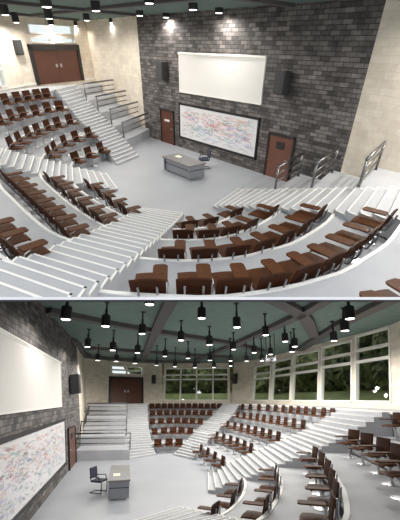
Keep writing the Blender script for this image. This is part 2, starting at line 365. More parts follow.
def scribbles(r, W_, h, d, n, seed, px):
    rnd = random.Random(seed); 
    for ci in range(6):
        bm = bmesh.new()
        for _ in range(n // 6):
            L = rnd.uniform(.12, .55); x = rnd.uniform(-W_/2+.1, W_/2-.1-L); z = rnd.uniform(.12, h-.15); a = rnd.uniform(-.08, .16)
            if ci in (0, 5): z = rnd.uniform(h*.35, h-.15)
            if ci == 1: z = rnd.uniform(.2, h*.7)
            pts = []; k = int(L/.04); ph = rnd.uniform(0, 6)
            mode = rnd.random()
            for i in range(k+1):
                if mode < .75: dz = math.sin(i*2.1+ph)*rnd.uniform(.012,.05); pts.append((x+i*.04, z+i*.04*a+dz))
                elif mode < .88: pts.append((x+i*.04*.6, z+i*.04*a*5*.5))
                else: pts.append((x+.14*math.cos(i*.5+ph), z+.12*math.sin(i*.5+ph)))
            for (x0, z0), (x1, z1) in zip(pts, pts[1:]):
                if min(z0,z1) < .05 or max(z0,z1) > h-.05 or max(abs(x0),abs(x1)) > W_/2-.05: continue
                dx, dz = x1-x0, z1-z0; l = math.hypot(dx, dz) or 1; nx, nz = -dz/l*px, dx/l*px; y = d+.002+ci*.0004
                bm.faces.new([bm.verts.new(v) for v in ((x0-nx,y,z0-nz),(x1-nx,y,z1-nz),(x1+nx,y,z1+nz),(x0+nx,y,z0+nz))])
        o = mesh('marker_writing', bm, M['ink%d' % ci], r); o['kind'] = 'stuff'
def desk(H, c, rz, L, W_, h, where):
    r = root(H, 'lecturer_desk', 'grey lecturer desk with overhanging top on the open floor, %s' % where, 'desk', c, rz)
    bm = bmesh.new(); box(bm, (0,0,h-.03), (L, W_, .06), bev=.015); mesh('desk_top', bm, M['desk'], r)
    for s in (-1, 1):
        bm = bmesh.new(); box(bm, (s*(L/2-.1), 0, h*.32), (.06, W_*.92, h*.5)); box(bm, (s*(L/2-.1), 0, h*.79), (.06, W_*.92, h*.34)); mesh('side_panel', bm, M['deskbody'], r)
        bm = bmesh.new(); box(bm, (s*(L/2-.115), 0, h*.6), (.04, W_*.88, h*.08)); mesh('shadow_gap', bm, M['black'], r)
    bm = bmesh.new(); box(bm, (0, -W_*.36, h*.33), (L-.3, .04, h*.45)); mesh('lower_front_panel', bm, M['deskbody'], r)
    bm = bmesh.new(); box(bm, (0, -W_*.36, h*.77), (L-.3, .04, h*.32)); mesh('upper_front_panel', bm, M['deskbody'], r)
    bm = bmesh.new(); box(bm, (0, -W_*.345, h*.585), (L-.32, .03, h*.06)); mesh('shadow_gap', bm, M['black'], r)
    for s in (-1, 1):
        bm = bmesh.new(); box(bm, (s*L*.3, W_*.12, h*.55), (L*.2, W_*.45, h*.7)); dr = mesh('drawer_unit', bm, M['deskbody'], r)
        bm = bmesh.new(); box(bm, (s*L*.3, W_*.36, h*.7), (L*.1, .03, .03)); mesh('drawer_pull', bm, M['chrome'], dr)
        for t in (-1, 1):
            bm = bmesh.new(); cyl(bm, (s*(L/2-.2), t*W_*.3, 0), (s*(L/2-.2), t*W_*.3, h*.09), .035); mesh('foot', bm, M['black'], r)
def papers(H, c, rz, s, where):
    r = root(H, 'open_notebook', 'open cream notebook lying on the lecturer desk, %s' % where, 'notebook', c, rz)
    for q in (-1, 1):
        bm = bmesh.new(); n = 5
        for i in range(n):
            x0 = i/n; x1 = (i+1)/n; f = lambda t: .035*math.sin(math.pi*t)+.006
            hull8(bm, [(q*x0*s,-s*.65,0),(q*x1*s,-s*.65,0),(q*x1*s,s*.65,0),(q*x0*s,s*.65,0),(q*x0*s,-s*.65,f(x0)),(q*x1*s,-s*.65,f(x1)),(q*x1*s,s*.65,f(x1)),(q*x0*s,s*.65,f(x0))])
        bmesh.ops.recalc_face_normals(bm, faces=bm.faces); mesh('page_stack', bm, M['paper'], r)
def desk_chair(H, c, rz, s, sh, where):
    r = root(H, 'desk_chair', 'dark upholstered chair with black bent-tube base behind the lecturer desk, %s' % where, 'chair', c, rz)
    X = Matrix.Diagonal((s, s, s*sh, 1))
    bm = bmesh.new(); box(bm, (0,0,.46), (.46,.46,.07), bev=.025); mesh('seat', bm, M['navy'], r, xf=X)
    bm = bmesh.new(); box(bm, (0,-.25,.76), (.46,.06,.42), rot=Matrix.Rotation(.14,4,'X'), bev=.025); mesh('backrest', bm, M['navy'], r, xf=X)
    for q in (-1, 1):
        bm = bmesh.new(); tube(bm, [(q*.2,-.24,.02),(q*.2,.22,.02),(q*.2,.22,.40),(q*.2,.18,.43),(q*.2,-.2,.43),(q*.2,-.27,.62)], .015, 8); mesh('side_tube', bm, M['black'], r, xf=X)
        bm = bmesh.new(); tube(bm, [(q*.24,-.24,.62),(q*.26,.12,.64),(q*.24,.16,.45)], .018, 8); mesh('armrest', bm, M['black'], r, xf=X)
    bm = bmesh.new(); cyl(bm, (-.2,-.24,.02), (.2,-.24,.02), .015, n=8); mesh('cross_tube', bm, M['black'], r, xf=X)

NW = [0]; 
# ================================================================== UPPER HALL
T = A.T; ZC = 5.72; zw = 5.5*T
U = 'upper hall'
kA = [
 [(-4.9,18.6),(-5.35,17.4),(-5.75,16.2),(-5.5,14.6),(-4.80,12.9),(-3.66,11.29),(-2.55,10.1),(-1.7,9.4),(-.85,9.10),(-.05,9.2),(.49,9.6),(.94,10.15),(1.31,10.80)],
 [(-5.8,19.6),(-6.35,18.5),(-6.7,17.4),(-6.7,16),(-6.45,14.4),(-5.70,12.3),(-4.48,10.49),(-3.42,9.15),(-2.39,8.07),(-1.7,7.6),(-1.0,7.47),(-.13,7.48),(.41,7.61),(.87,7.91),(1.36,8.29),(1.87,8.9),(2.21,9.41)],
 [(-6.8,20.5),(-7.5,19),(-7.85,17.4),(-7.8,15.8),(-7.5,14),(-6.8,11.9),(-5.84,9.9),(-5.0,8.8),(-4.25,7.88),(-3.31,6.84),(-2.62,6.35),(-1.9,5.95),(-1.17,5.72),(-.2,5.65),(.76,5.83),(1.26,6.09),(1.85,6.42),(2.46,7.03),(2.94,7.6),(3.28,8.16)],
 [(-7.5,21.6),(-8.3,20.1),(-8.9,18.3),(-9.1,16.3),(-8.8,13.9),(-8.0,11.2),(-6.6,8.6),(-5,6.6),(-3.3,4.9),(-2.3,4.2),(-1.43,3.92),(-.2,3.82),(.42,3.86),(1.28,4.11),(1.78,4.34),(2.25,4.59),(2.70,4.99),(3.32,5.56),(4.0,6.46)],
 [(-8.4,22.6),(-9.2,21),(-9.75,19.2),(-10.1,17),(-10,14),(-9.2,10.6),(-7.8,7.6),(-6,5.2),(-4.2,3.4),(-2.8,2.6),(-1.4,2.15),(0,2.05),(1.4,2.3),(2.4,2.75),(3.4,3.5),(4.3,4.6),(5.0,5.6)],
]
wA = [(-8.3,25.2),(-9.6,24),(-10.6,21.5),(-11.1,18),(-11.1,14),(-10.4,9.8),(-8.8,6),(-6.8,3),(-4.6,1),(-2,0),(0,-.2),(2,.1),(4,1.2),(5.6,3),(6.6,5)]
zsA = [0, T, 2*T, 3*T, 4*T, zw]
bm = bmesh.new(); prism(bm, [(-14,-2),(12,-2),(12,34),(-14,34)], -.2, 0); struct(A, mesh('floor', bm, M['floor']), 'pale grey open stage floor of the upper hall')
tiers(A, kA, wA, zsA, U)
# near walkway and blocks beside the flights
fw = Wall((-2.511,22.709), (2.87,16.179), side=-1)          # brick front wall, u along it, u=0 left of the small door
cornL = fw.p(-1.86,0); cornR = fw.p(12.12,0)
bm = bmesh.new(); wall_grid(bm, fw, -1.86, 12.12, 0, ZC); struct(A, mesh('wall_front', bm, M['dark_brick']), 'dark grey brick front wall of the upper hall', 'wall')
c2 = A.at(94.5,79,zw)
w2 = Wall(c2, cornL, side=-1)
bm = bmesh.new(); wall_grid(bm, w2, 0, w2.L, 0, ZC); struct(A, mesh('wall_left', bm, M['cream']), 'cream block return wall between the grey bricks and the door wall, upper hall', 'wall')
d0 = A.at(36,85,zw); d1 = A.at(80.5,80,zw); e = (d1-d0).normalized()
dw = Wall(d0 - e*.9, c2, side=-1)
ud0 = .9; ud1 = .9 + (d1-d0).length
tc = [A.on(x, y, dw) for x, y in ((28.5,23.5),(52,24.5),(52,34.5),(30.5,33.5),(74,25.5),(74.5,34.3),(30.5,37),(52,37.8),(52,43),(31,42.5),(75,38),(75,43))]
vA = lambda *i: sum(tc[k][1] for k in i)/len(i)
hu = (A.on(30,38,dw)[0], A.on(52,38,dw)[0], A.on(74.5,38,dw)[0])
hx = [(hu[0], hu[1]-.04, vA(2,3), vA(0,1)), (hu[1]+.04, hu[2], vA(2,5), vA(1,4)), (hu[0], hu[1]-.04, vA(8,9), vA(6,7)), (hu[1]+.04, hu[2], vA(8,11), vA(7,10))]
bm = bmesh.new(); wall_grid(bm, dw, 0, dw.L, 0, ZC, holes=hx); struct(A, mesh('wall_left', bm, M['cream']), 'cream block wall holding the brown double doors, upper hall', 'wall')
dtop = (A.on(30.1,44.4,dw)[1] + A.on(76.3,44.4,dw)[1])/2
double_door(A, dw, ud0, ud1, zw, dtop-zw, 'closed brown double doors in a dark frame at the top of the stairs, upper hall', 1)
for i, hh in enumerate(hx):
    window_unit(A, dw, *hh, [], '%s small window above the double doors, %s row, upper hall' % (['left','right'][i % 2], ['upper','lower'][i//2]), i+1, fr=.05)
w3 = Wall((-11.1,19.2), dw.P0, side=-1)
bm = bmesh.new(); wh = (A.on(-5,70,w3)[0], A.on(2.6,70,w3)[0], A.on(0,88,w3)[1], A.on(0,60,w3)[1])
wh = (wh[0], wh[1], min(wh[2], wh[3]), max(wh[2], wh[3]))
wall_grid(bm, w3, 0, w3.L, 0, ZC, holes=[wh]); struct(A, mesh('wall_left', bm, M['cream']), 'cream block wall with the black speaker, far left of the upper hall', 'wall')
window_unit(A, w3, *wh, [wh[2]+(wh[3]-wh[2])*.7], 'white framed window cut by the left edge of the upper view', 5)
w4 = Wall((-11.5,8), (-11.1,19.2), side=-1); bm = bmesh.new(); wall_grid(bm, w4, 0, w4.L, 0, ZC); struct(A, mesh('wall_left', bm, M['cream']), 'cream block side wall behind the left seats, upper hall', 'wall')
# right wall
rdir = (Vector((6.25,12.25,0)) - cornR).normalized()
wr = Wall(cornR, cornR + Vector((.62,-.78,0))*9, side=-1)
bm = bmesh.new(); wall_grid(bm, wr, 0, wr.L, 0, ZC); struct(A, mesh('wall_right', bm, M['cream']), 'cream block wall right of the grey bricks, upper hall', 'wall')
# baseboard under the door wall
bm = bmesh.new(); wall_grid(bm, dw, 0, ud0, zw, zw+.08, th=-.04); wall_grid(bm, dw, ud1, dw.L, zw, zw+.08, th=-.04); wall_grid(bm, w3, 0, w3.L, zw, zw+.08, th=-.04)
struct(A, mesh('baseboard_left', bm, M['nosing']), 'white baseboard under the cream door wall, upper hall', 'baseboard')
# ceiling with beams
bm = bmesh.new(); prism(bm, [(-14,6),(10,6),(10,20),(-1,32),(-12,32),(-14,28)], ZC, ZC+.2); struct(A, mesh('ceiling', bm, M['ceil']), 'dark green panelled ceiling of the upper hall', 'ceiling')
def beam(H, a, b, w, h, z, label):
    a = Vector((*a,0)); b = Vector((*b,0)); t = (b-a).normalized(); n = Vector((-t.y,t.x,0))*w/2
    bm = bmesh.new(); hull8(bm, [(*v.xy, z-h) for v in (a-n,b-n,b+n,a+n)] + [(*v.xy, z) for v in (a-n,b-n,b+n,a+n)]); bmesh.ops.recalc_face_normals(bm, faces=bm.faces); trim(H, bm, M['beam'], label, 'beam')
zb = ZC
beam(A, (-9.5,24.5), (3,10.5), .3, .1, zb, 'dark ceiling beam running parallel to the brick wall, upper hall')
beam(A, (-13,21), (1,7), .3, .1, zb, 'dark ceiling beam nearest the camera, upper hall')
beam(A, (-11.5,10), (-3.2,23), .3, .1, zb, 'dark ceiling beam ending at the brick corner, upper hall')
beam(A, (-13,15), (-8,28), .3, .1, zb, 'dark ceiling beam above the double doors, upper hall')
beam(A, (-5,8), (3,16), .3, .1, zb, 'dark ceiling beam crossing above the screen, upper hall')
# things on the front wall
P = lambda x, y: A.on(x, y, fw)
r, W_, h_ = framed(A, fw, [P(180.4,56), P(265.8,58.8), P(262,104), P(180.4,91.5)], 'projection_screen', 'blank white projection screen above the whiteboard, upper hall', 'screen', M['screen'], M['white'], .03, roller=True)
r, W_, h_ = framed(A, fw, [P(180.9,104.3), P(258.6,120.3), P(255.4,157.5), P(180.9,135.6)], 'whiteboard', 'black framed whiteboard covered in coloured handwriting, upper hall', 'whiteboard', M['board'], M['black'], .09)
scribbles(r, W_, h_, .05, 420, 3, .006)
single_door(A, fw, .05, 1.40, 1.72, 'brown door with a small white sign left of the whiteboard, upper hall', 2, 'sign', 'door', -1)
single_door(A, fw, 8.42, 9.85, 1.73, 'reddish brown door with a dark window right of the whiteboard, upper hall', 3, 'window', 'doorlight', -1)
u, v = P(166.5,80); speaker(A, fw, u, v, .62, A.on(166.5,61.5,fw)[1]-v, .4, 'black wall speaker left of the projection screen, upper hall')
u, v = P(285,94); speaker(A, fw, u, v, .5, A.on(285,70.5,fw)[1]-v, .4, 'black wall speaker right of the projection screen, upper hall')
u, v = A.on(17.5,55,w3); us = u
if u > w3.L-.3: w3x = dw; u, v = A.on(17.5,55,dw); v2 = A.on(17.5,40,dw)[1]
else: w3x = w3; v2 = A.on(17.5,40,w3)[1]
speaker(A, w3x, u, v, .38, v2-v, .3, 'black wall speaker left of the double doors, upper hall')
# stairs
def ext(p, q, k=1): return (q[0]+(q[0]-p[0])*k, q[1]+(q[1]-p[1])*k)
Z6 = [0, T, 2*T, 3*T, 4*T, zw]
L3s = [(-4.12,17.2),(-4.95,18.5),(-5.75,19.55),(-6.65,20.5),(-7.45,21.6),(-8.4,22.6)]
R3s = [(-3.35,18.9),(-4.25,20.3),(-5.1,21.45),(-6.1,22.7),(-7.15,24.2),(-8.2,25.8)]
stairs(A, L3s, R3s, Z6, 5, 'wide white-edged stairs rising to the double doors, upper hall')
S2n = [(-3.37,13.60),(-4.82,12.92),(-5.78,12.3),(-6.80,11.8),(-7.9,11.2),(-9.3,10.6)]
S2f = [(-4.30,15.7),(-5.49,14.99),(-6.40,14.35),(-7.48,13.72),(-8.8,13.3),(-10,12.9)]
stairs(A, S2n, S2f, Z6, 5, 'white-edged stairs between the two left seating blocks, upper hall')
S3l = [(-2.1,11.65),(-2.26,9.95),(-2.42,8.12),(-2.64,6.4),(-2.86,4.65),(-3.1,2.9)]
S3r = [(-.63,11.25),(-.84,9.25),(-1.0,7.5),(-1.17,5.75),(-1.42,3.95),(-1.65,2.2)]
stairs(A, S3l, S3r, Z6, 5, 'long flight of white-edged stairs in the foreground left of the centre seats, upper hall')
S4n = [(.40,11.95),(1.31,10.8),(2.25,9.45),(3.25,8.1),(4.1,6.6),(5.0,5.4)]
S4f = [(1.45,13.9),(2.59,12.52),(3.50,11.25),(4.42,9.92),(5.3,8.6),(6.2,7.2)]
stairs(A, S4n, S4f, Z6, 5, 'white-edged stairs right of the centre seats, upper hall')
# terraces in the corners
NL = [(-4.30,20.45),(-5.12,21.5),(-6.1,22.75),(-7.12,24.2),(-8.2,25.9)]
FL = [(-3.30,24.0),(-4.0,25.0),(-4.9,26.2),(-5.9,27.6),(-7.2,29.4)]
NR = [(2.59,12.55),(3.50,11.28),(4.42,9.95),(5.3,8.65),(6.2,7.2)]
FR = [(4.05,14.75),(4.98,13.65),(6.0,12.45),(7.1,11.1),(8.2,9.7)]
tn = ['lowest','second','third','fourth','top']
for N_, F_, wh_ in ((NL,FL,'left of the brick wall'),(NR,FR,'right of the brick wall')):
    for k in range(5):
        n2 = N_[k+1] if k < 4 else ext(N_[3], N_[4], .6); f2 = F_[k+1] if k < 4 else ext(F_[3], F_[4], .8)
        bm = bmesh.new(); prism(bm, [N_[k], F_[k], f2, n2], 0, (k+1)*T); struct(A, mesh('floor', bm, M['riser']), '%s corner terrace %s, upper hall' % (tn[k], wh_), 'terrace')
def ins(p, q, t): return (p[0]+(q[0]-p[0])*t, p[1]+(q[1]-p[1])*t)
for k in range(4):
    rail(A, ins(NL[k],NL[k+1],.06), ins(FL[k],FL[k+1],.06), (k+1)*T, .84, 'steel guard rail on the %s corner terrace left of the brick wall, upper hall' % tn[k])
for k in range(3):
    rail(A, ins(NR[k],NR[k+1],.06), ins(ins(NR[k],FR[k],.93),NR[k+1],.06), (k+1)*T, .84, 'steel guard rail on the %s corner terrace right of the brick wall, upper hall' % tn[k])
# seats
chC = chair_parts(1.0, 1.08, .89, 1.36, .82); chL = chair_parts(1.0, 1.0, .86, 1.1, .9); chW = chair_parts(1.0, .92, .95)
cenA = (-.6, 14.5)
def pl(H, pts, z): return [tuple(H.at(x, y, z)[:2]) for x, y in pts]
hb = .70; blk = {'C': 'centre block', 'L': 'left foreground block', 'W': 'far left block'}
rowsC = {1:[(190,221),(212,218),(238,209)],2:[(183,230),(209,230),(232,227),(253,220.5),(275,207)],3:[(171,249),(205,249),(239,246),(267,240),(290,231),(309,220),(324,207)],4:[(147,280),(194,279),(235,278.5),(277,274),(311,265),(337,255),(358,243),(376,229),(394,212)],5:[(250,315),(300,313),(340,315),(392,318),(433,303)]}
rowsL = {1:[(87,180),(98,188),(109,196),(122,204)],2:[(46.5,173),(54,179),(62,186),(72,194),(83,203),(95,211)],3:[(1,169),(60,222)],4:[(-22,216),(-10,227),(8,240)]}
rowsW = {1:[(76,159),(89,154),(101,149)],2:[(50,154),(55.5,149),(65,142.5),(76,138),(89,134)],3:[(12,145),(20,140),(29,134.5),(38,131),(48,127),(58,124),(70,121)],4:[(1,121),(12,117),(23,114),(36,112),(48,109),(60,107.5)],5:[(6,101),(18,99),(28,97.5),(38,96),(47,95)]}
rn = ['','front row','second row','third row','fourth row','fifth row']
for k, p in rowsC.items():
    row(A, chC, pl(A, p, (k-1)*T+hb), (k-1)*T, cenA, '%s, centre block, upper hall' % rn[k], .26, 'centre block chairs, upper hall', 'long stairs', hide=(0,1,2) if k == 5 else ())
for k, p in rowsL.items():
    q = pl(A, p, (k-1)*T+hb)
    if k == 3: q = lerp_pts(q[0], q[1], 8)
    row(A, chL, q, (k-1)*T, (0,16), '%s, left foreground block, upper hall' % rn[k], .2, 'left foreground block chairs, upper hall', 'far end')
for k, p in rowsW.items():
    q = pl(A, p, (k-1)*T+.52)
    row(A, chW, q, (k-1)*T, (0,17), '%s, far left block, upper hall' % rn[k], .15, 'far left block chairs, upper hall', 'left')
# desk
ang = math.atan2(fw.e.y, fw.e.x)
desk(A, (-.86,16.05,0), ang, 2.05, .95, .62, U)
papers(A, (-1.12,16.45,.625), ang, .16, U)
desk_chair(A, (.05,17.05,0), ang+math.pi-.5, 1.0, .85, U)
# pendants
pA = [(5.5,15,9),(16.3,22.5,7),(46.7,7,12),(49.2,18.7,8.5),(51.5,25,6),(75,25.7,5.5),(86.7,20.5,7),(96.2,11,10),(94.2,26,5),(112,22.7,6),(132,23.4,5),(139.8,15.7,8),(149.2,3.5,11),(166,17.5,7.5),(186,19,7),(193,9.8,10),(218.9,13,9),(237.8,15.7,8),(340.5,2,11),(352,6.3,10)]
for i, (x, y, w) in enumerate(pA):
    Z = 335*.36/w; d = A.ray(x, y); t = Z/F; p = Vector((d.x*t, d.y*t, A.H + d.z*t))
    pendant(A, p.x, p.y, p.z, ZC, .34, 'black can pendant hanging %s, upper hall, %s from the left' % ('close to the camera' if w > 9 else 'over the seats' if w > 6.5 else 'near the far wall', ORD[i] if i < 13 else 'further ' + ORD[i-13]), 165 if w > 7 else 290, 1.2)

for i, (x, y) in enumerate([(-3.5,5.5),(0,6),(3.2,5),(5.8,7.5),(7.5,10),(-7.5,8.5),(-9.8,13.5),(-3,2),(1.5,2.5),(6.5,11.5)]):  # extra pendants out of view, added to brighten the right wall and seats
    pendant(A, x, y, 5.2 if y < 7 else 5.3, ZC, .36, 'added unseen black can pendant, extra light for the upper hall', 30 if y < 7 and x < 5 else 420, .85)
# ================================================================== LOWER HALL
T = B.T; ZB = 7.3; zw = 5.5*T; LN = .12
U = 'lower hall'
kB = [
 [(-3.4,24.0),(-2.9,24.35),(-2.1,24.75),(-1.2,24.6),(-.4,23.5),(.3,22),(.75,19.9),(1.05,18.5),(1.38,17),(1.7,15.4),(1.72,13.68),(1.45,11.9),(1.16,10.92),(.72,9.94),(-.1,8.9),(-.8,8.3)],
 [(-3.9,26.0),(-3.4,26.5),(-2,27.35),(-.7,27.0),(.4,25.5),(1.4,23.6),(2.0,21.5),(2.4,20),(2.65,18.6),(2.8,17.2),(2.85,15),(2.75,12.8),(2.36,10.4),(1.88,8.95),(1.30,7.7),(.3,6.6),(-.4,6.0)],
 [(-4.3,28.3),(-3.9,28.9),(-2,29.9),(0,29.0),(1.2,27.5),(2.3,25.6),(3.1,22.8),(3.6,20.8),(3.92,19),(4.08,17.3),(4.15,14.5),(4.0,12.4),(3.75,10.7),(3.45,9.23),(3.1,7.86),(2.8,6.98),(2.35,5.91),(1.5,4.7)],
 [(-4.7,30.6),(-4.2,31.3),(-2,32.2),(.9,31.6),(2.3,29.5),(3.3,27.8),(4.1,25.5),(4.75,22.5),(5.1,20.5),(5.28,18.5),(5.35,16.5),(5.4,13.5),(5.35,12.2),(5.25,10.7),(5.0,9.3),(4.6,7.9),(4,6.6),(3.2,5.4)],
 [(-5.2,32.8),(-4.7,33.3),(-2,34.2),(1.9,33.2),(3.3,31.2),(4.2,29.3),(5.2,26.6),(5.9,23.5),(6.35,20.5),(6.6,18.5),(6.75,16.5),(6.95,13.5),(6.9,12),(6.7,10.2),(6.3,8.3),(5.6,6.4),(4.8,5)],
]
wB = [(-6,36.4),(-4.5,37),(-1,37),(3.2,35.6),(4.6,33),(5.9,30),(6.9,27),(7.7,24),(8.1,22),(8.4,20),(8.7,18),(8.9,16),(8.9,14),(8.8,12),(8.5,10),(8,8),(7,6)]
bm = bmesh.new(); prism(bm, [(-12,-2),(10,-2),(10,38),(-14,38)], -.2, 0); struct(B, mesh('floor', bm, M['floor']), 'pale grey open stage floor of the lower hall')
zsB = [0, T, 2*T, 3*T, 4*T, zw]
tiers(B, kB, wB, zsB, U)
fwB = Wall((-4.0,5.93), (-7.75,23.4), side=-1, lean=LN)      # re-fitted below from two floor points
q0 = B.at(30,520,0); q1 = B.at(70,469,0); eB = (q1-q0).normalized()
P0 = q0 - eB*8; P1 = q0 + eB*(23.3-q0.y)/eB.y
fwB = Wall(P0, P1, side=-1, lean=LN)
if fwB.out.x > 0: fwB = Wall(P0, P1, side=1, lean=LN)
bm = bmesh.new(); wall_grid(bm, fwB, 0, fwB.L, 0, 7.8); struct(B, mesh('wall_front', bm, M['dark_brickB']), 'dark grey brick front wall of the lower hall', 'wall')
def ratio(x, Y): return ((x-200)/344.*Y, Y)
pts = [tuple(P1[:2]), ratio(90.5,31.5), ratio(109.5,33.5), ratio(145,35.5), ratio(162.5,36.2), ratio(229,35.4), ratio(248,33.0), ratio(266,30.0), ratio(286,26.5), ratio(314,23), ratio(347.5,19.8), ratio(386,16.8), ratio(425,13.5), (8.4,9)]
def mkwall(a, b): 
    w = Wall(a, b, side=1, lean=LN)
    if w.out.dot(Vector((a[0]+b[0], a[1]+b[1]-34, 0))) < 0: w = Wall(a, b, side=-1, lean=LN)
    return w
WS = [mkwall(a, b) for a, b in zip(pts, pts[1:])]
names = ['wall_left','wall_back','wall_back','wall_back','wall_back','wall_back','wall_right','wall_right','wall_right','wall_right','wall_right','wall_right','wall_right']
labs = ['cream block return wall beside the grey bricks, lower hall','cream wall left of the double doors, lower hall'] 
def vat(w, x, y): return B.on(x, y, w)[1]
sill = zw + .30
tops = {4: 368, 6: 366, 7: 361, 8: 353.5, 9: 344.5, 10: 332.5}
bars2 = {4: (374.8, 379.3), 6: (374, 379), 7: (370, 376), 8: (365, 372.5), 9: (357, 366), 10: (348.5, 360.5)}
xm = {4: 196, 6: 257, 7: 276, 8: 300, 9: 331, 10: 367}
wn = {4: 'wide four-bay window in the back wall', 6: 'narrow first bay of the curved windows beside the speaker pier', 7: 'second bay of the curved windows', 8: 'third bay of the curved windows', 9: 'fourth, tall bay of the curved windows', 10: 'largest, rightmost bay of the curved windows'}
nwin = 6; uo = 0
for i, w in enumerate(WS):
    holes = []
    if i in tops:
        vt = vat(w, xm[i], tops[i]); g = .12 if i > 4 else .05; holes = [(g, w.L-g, sill, vt)]
    if i == 1 or i == 2: pass
    if i == 2:                                   # door bay with transoms above
        vd = vat(w, 127, 377); v1_ = vat(w, 127, 374.6); v2_ = vat(w, 127, 366); holes = [(.05, w.L-.05, v1_+.0, v2_)]
    bm = bmesh.new(); ex = .9 if i < 2 else .12; wall_grid(bm, w, 0 if i == 0 else -ex if i != 2 else -.12, w.L+ex, 0, 7.8, holes=holes, uo=uo); uo += w.L
    lb = {0: 'cream return wall beside the grey bricks, lower hall', 1: 'narrow cream wall left of the double doors, lower hall', 2: 'cream wall around the double doors, lower hall', 3: 'cream pier with a speaker right of the double doors, lower hall', 4: 'cream wall around the four-bay back window, lower hall', 5: 'cream pier with a speaker between the windows, lower hall'}.get(i, 'cream wall around the %s, lower hall' % wn.get(i, 'right end past the windows' if i == 11 else 'seats at the far right'))
    struct(B, mesh(names[i], bm, M['cream']), lb, 'wall')
    if i in tops:
        b1, b2 = (vat(w, xm[i], y) for y in bars2[i]); mu = (w.L*.25-.0, w.L*.5, w.L*.75) if i == 4 else ()
        window_unit(B, w, *holes[0], [b1, b2], '%s, lower hall' % wn[i], nwin, fr=.10 if i > 4 else .09, mull=mu); nwin += 1
    if i == 2:
        window_unit(B, w, *holes[0], [(v1_+v2_)/2], 'small transom window above the double doors, lower hall', nwin, fr=.09, mull=(w.L/2,)); nwin += 1
        double_door(B, w, .03, w.L-.03, zw, vd-zw, 'closed brown double doors in a dark frame on the top walkway, lower hall', 4)
    if i == 3:
        u, v = B.on(153.2,384,w); speaker(B, w, u, v, .42, vat(w,153.2,375.5)-v, .3, 'black wall speaker between the double doors and the back window, lower hall')
    if i == 5:
        u, v = B.on(236,384,w); speaker(B, w, u, v, .5, vat(w,236,374)-v, .3, 'black wall speaker on the pier between the windows, lower hall')
# ceiling
bm = bmesh.new(); prism(bm, [(-11,2),(10,2),(10.2,18),(9.5,24),(7,32),(4.5,38),(-12,38)], ZB, ZB+.2); struct(B, mesh('ceiling', bm, M['ceil']), 'green panelled ceiling of the lower hall', 'ceiling')
def beamp(pp, w, lab):
    q = [B.at(x, y, ZB-.22) for x, y in pp]
    bm = bmesh.new(); P_ = smooth_line([v[:2] for v in q], 14 if len(pp) > 2 else 3); strip(bm, offset(P_, -w/2), offset(P_, w/2), ZB-.22, ZB); trim(B, bm, M['beam'], lab, 'beam')
beamp([(48,313),(95,323),(140,331),(230,345),(262,352)], .5, 'dark ceiling beam crossing the whole lower ceiling')
beamp([(88,349.5),(140,353),(230,358.5)], .5, 'dark ceiling beam nearest the back windows, lower hall')
beamp([(172,301),(157,330),(143,361)], .5, 'dark ceiling beam running towards the double doors, lower hall')
beamp([(196,361),(230,348),(294,320),(330,300)], .5, 'dark ceiling beam slanting up to the right, lower hall')
beamp([(268,299),(293,311.5),(307,322),(314,338)], .6, 'curved dark ceiling beam above the curved windows, lower hall')
beamp([(300,351),(340,327),(400,298)], .6, 'dark ceiling beam close to the right wall, lower hall')
beamp([(60,338),(76,343),(90,357),(140,361.5),(200,363.5)], .35, 'dark edge beam along the top of the back wall, lower hall')
# front wall things
PB = lambda x, y: B.on(x, y, fwB)
a = PB(58.7,363.5); b = PB(60.9,407); c = PB(30,350); d = PB(30,408.5)
uR = (a[0]+b[0])/2; vT = (a[1]+c[1])/2; vB = (b[1]+d[1])/2
print('screenB', a, b, c, d, fwB.L)
def rectB(uR, L, v0, v1, *args, **k): return rect(B, fwB, uR-L, uR, v0, v1, *args, **k)
rectB(uR, 10.5, vB, vT, 'projection_screen', 'blank white projection screen cut by the left edge, lower hall', 'screen', M['screen'], M['white'], .04, roller=True)
a = PB(62,421.6); b = PB(66,461); c = PB(20,437); d = PB(20,508)
print('wbB', a, b, c, d)
r, W_, h_ = rectB((a[0]+b[0])/2, 9.6, (b[1]+d[1])/2, (a[1]+c[1])/2, 'whiteboard', 'black framed whiteboard with coloured handwriting cut by the left edge, lower hall', 'whiteboard', M['board'], M['black'], .12)
scribbles(r, W_, h_, .05, 520, 11, .0055)
a = PB(68.5,469); b = PB(75.5,462)
print('doorB', a, b)
single_door(B, fwB, a[0], b[0], 2.05, 'brown door beside the whiteboard, seen edge-on, lower hall', 5, 'window', 'door', 1)
a = PB(64,394); b = PB(75,391); t_ = PB(69,375)
speaker(B, fwB, (a[0]+b[0])/2, a[1], .75, t_[1]-a[1], .5, 'black wall speaker right of the projection screen, lower hall')
# stairs
Z6 = [0, T, 2*T, 3*T, 4*T, zw]
S1l = [(-4.2,21.3),(-4.95,23.6),(-5.45,25.9),(-5.95,28.2),(-6.5,30.5),(-7.1,33)]
S1r = [(-2.84,22.9),(-3.3,24.3),(-3.8,26.3),(-4.25,28.6),(-4.65,31.0),(-5.1,33.2)]
stairs(B, S1l, S1r, Z6, 5, 'wide pale stairs rising to the double doors, lower hall')
S2a = [(-1.7,22.9),(-1.0,24.5),(-.3,26.9),(.55,29.0),(1.4,31.2),(2.3,33.1)]
S2b = [(-.42,21.3),(.15,22.3),(1.0,24.3),(1.9,26.4),(2.75,28.7),(3.6,30.8)]
stairs(B, S2a, S2b, Z6, 5, 'white-edged stairs between the back block and the right block, lower hall')
S3f = [(.39,17.3),(1.40,16.95),(2.75,16.9),(4.05,16.7),(5.3,16.4),(6.7,16.3)]
S3n = [(.31,14.1),(1.72,13.65),(2.85,13.1),(4.1,12.75),(5.35,12.6),(6.9,12.6)]
stairs(B, S3f, S3n, Z6, 5, 'broad white-edged stairs climbing to the right between the seat blocks, lower hall')
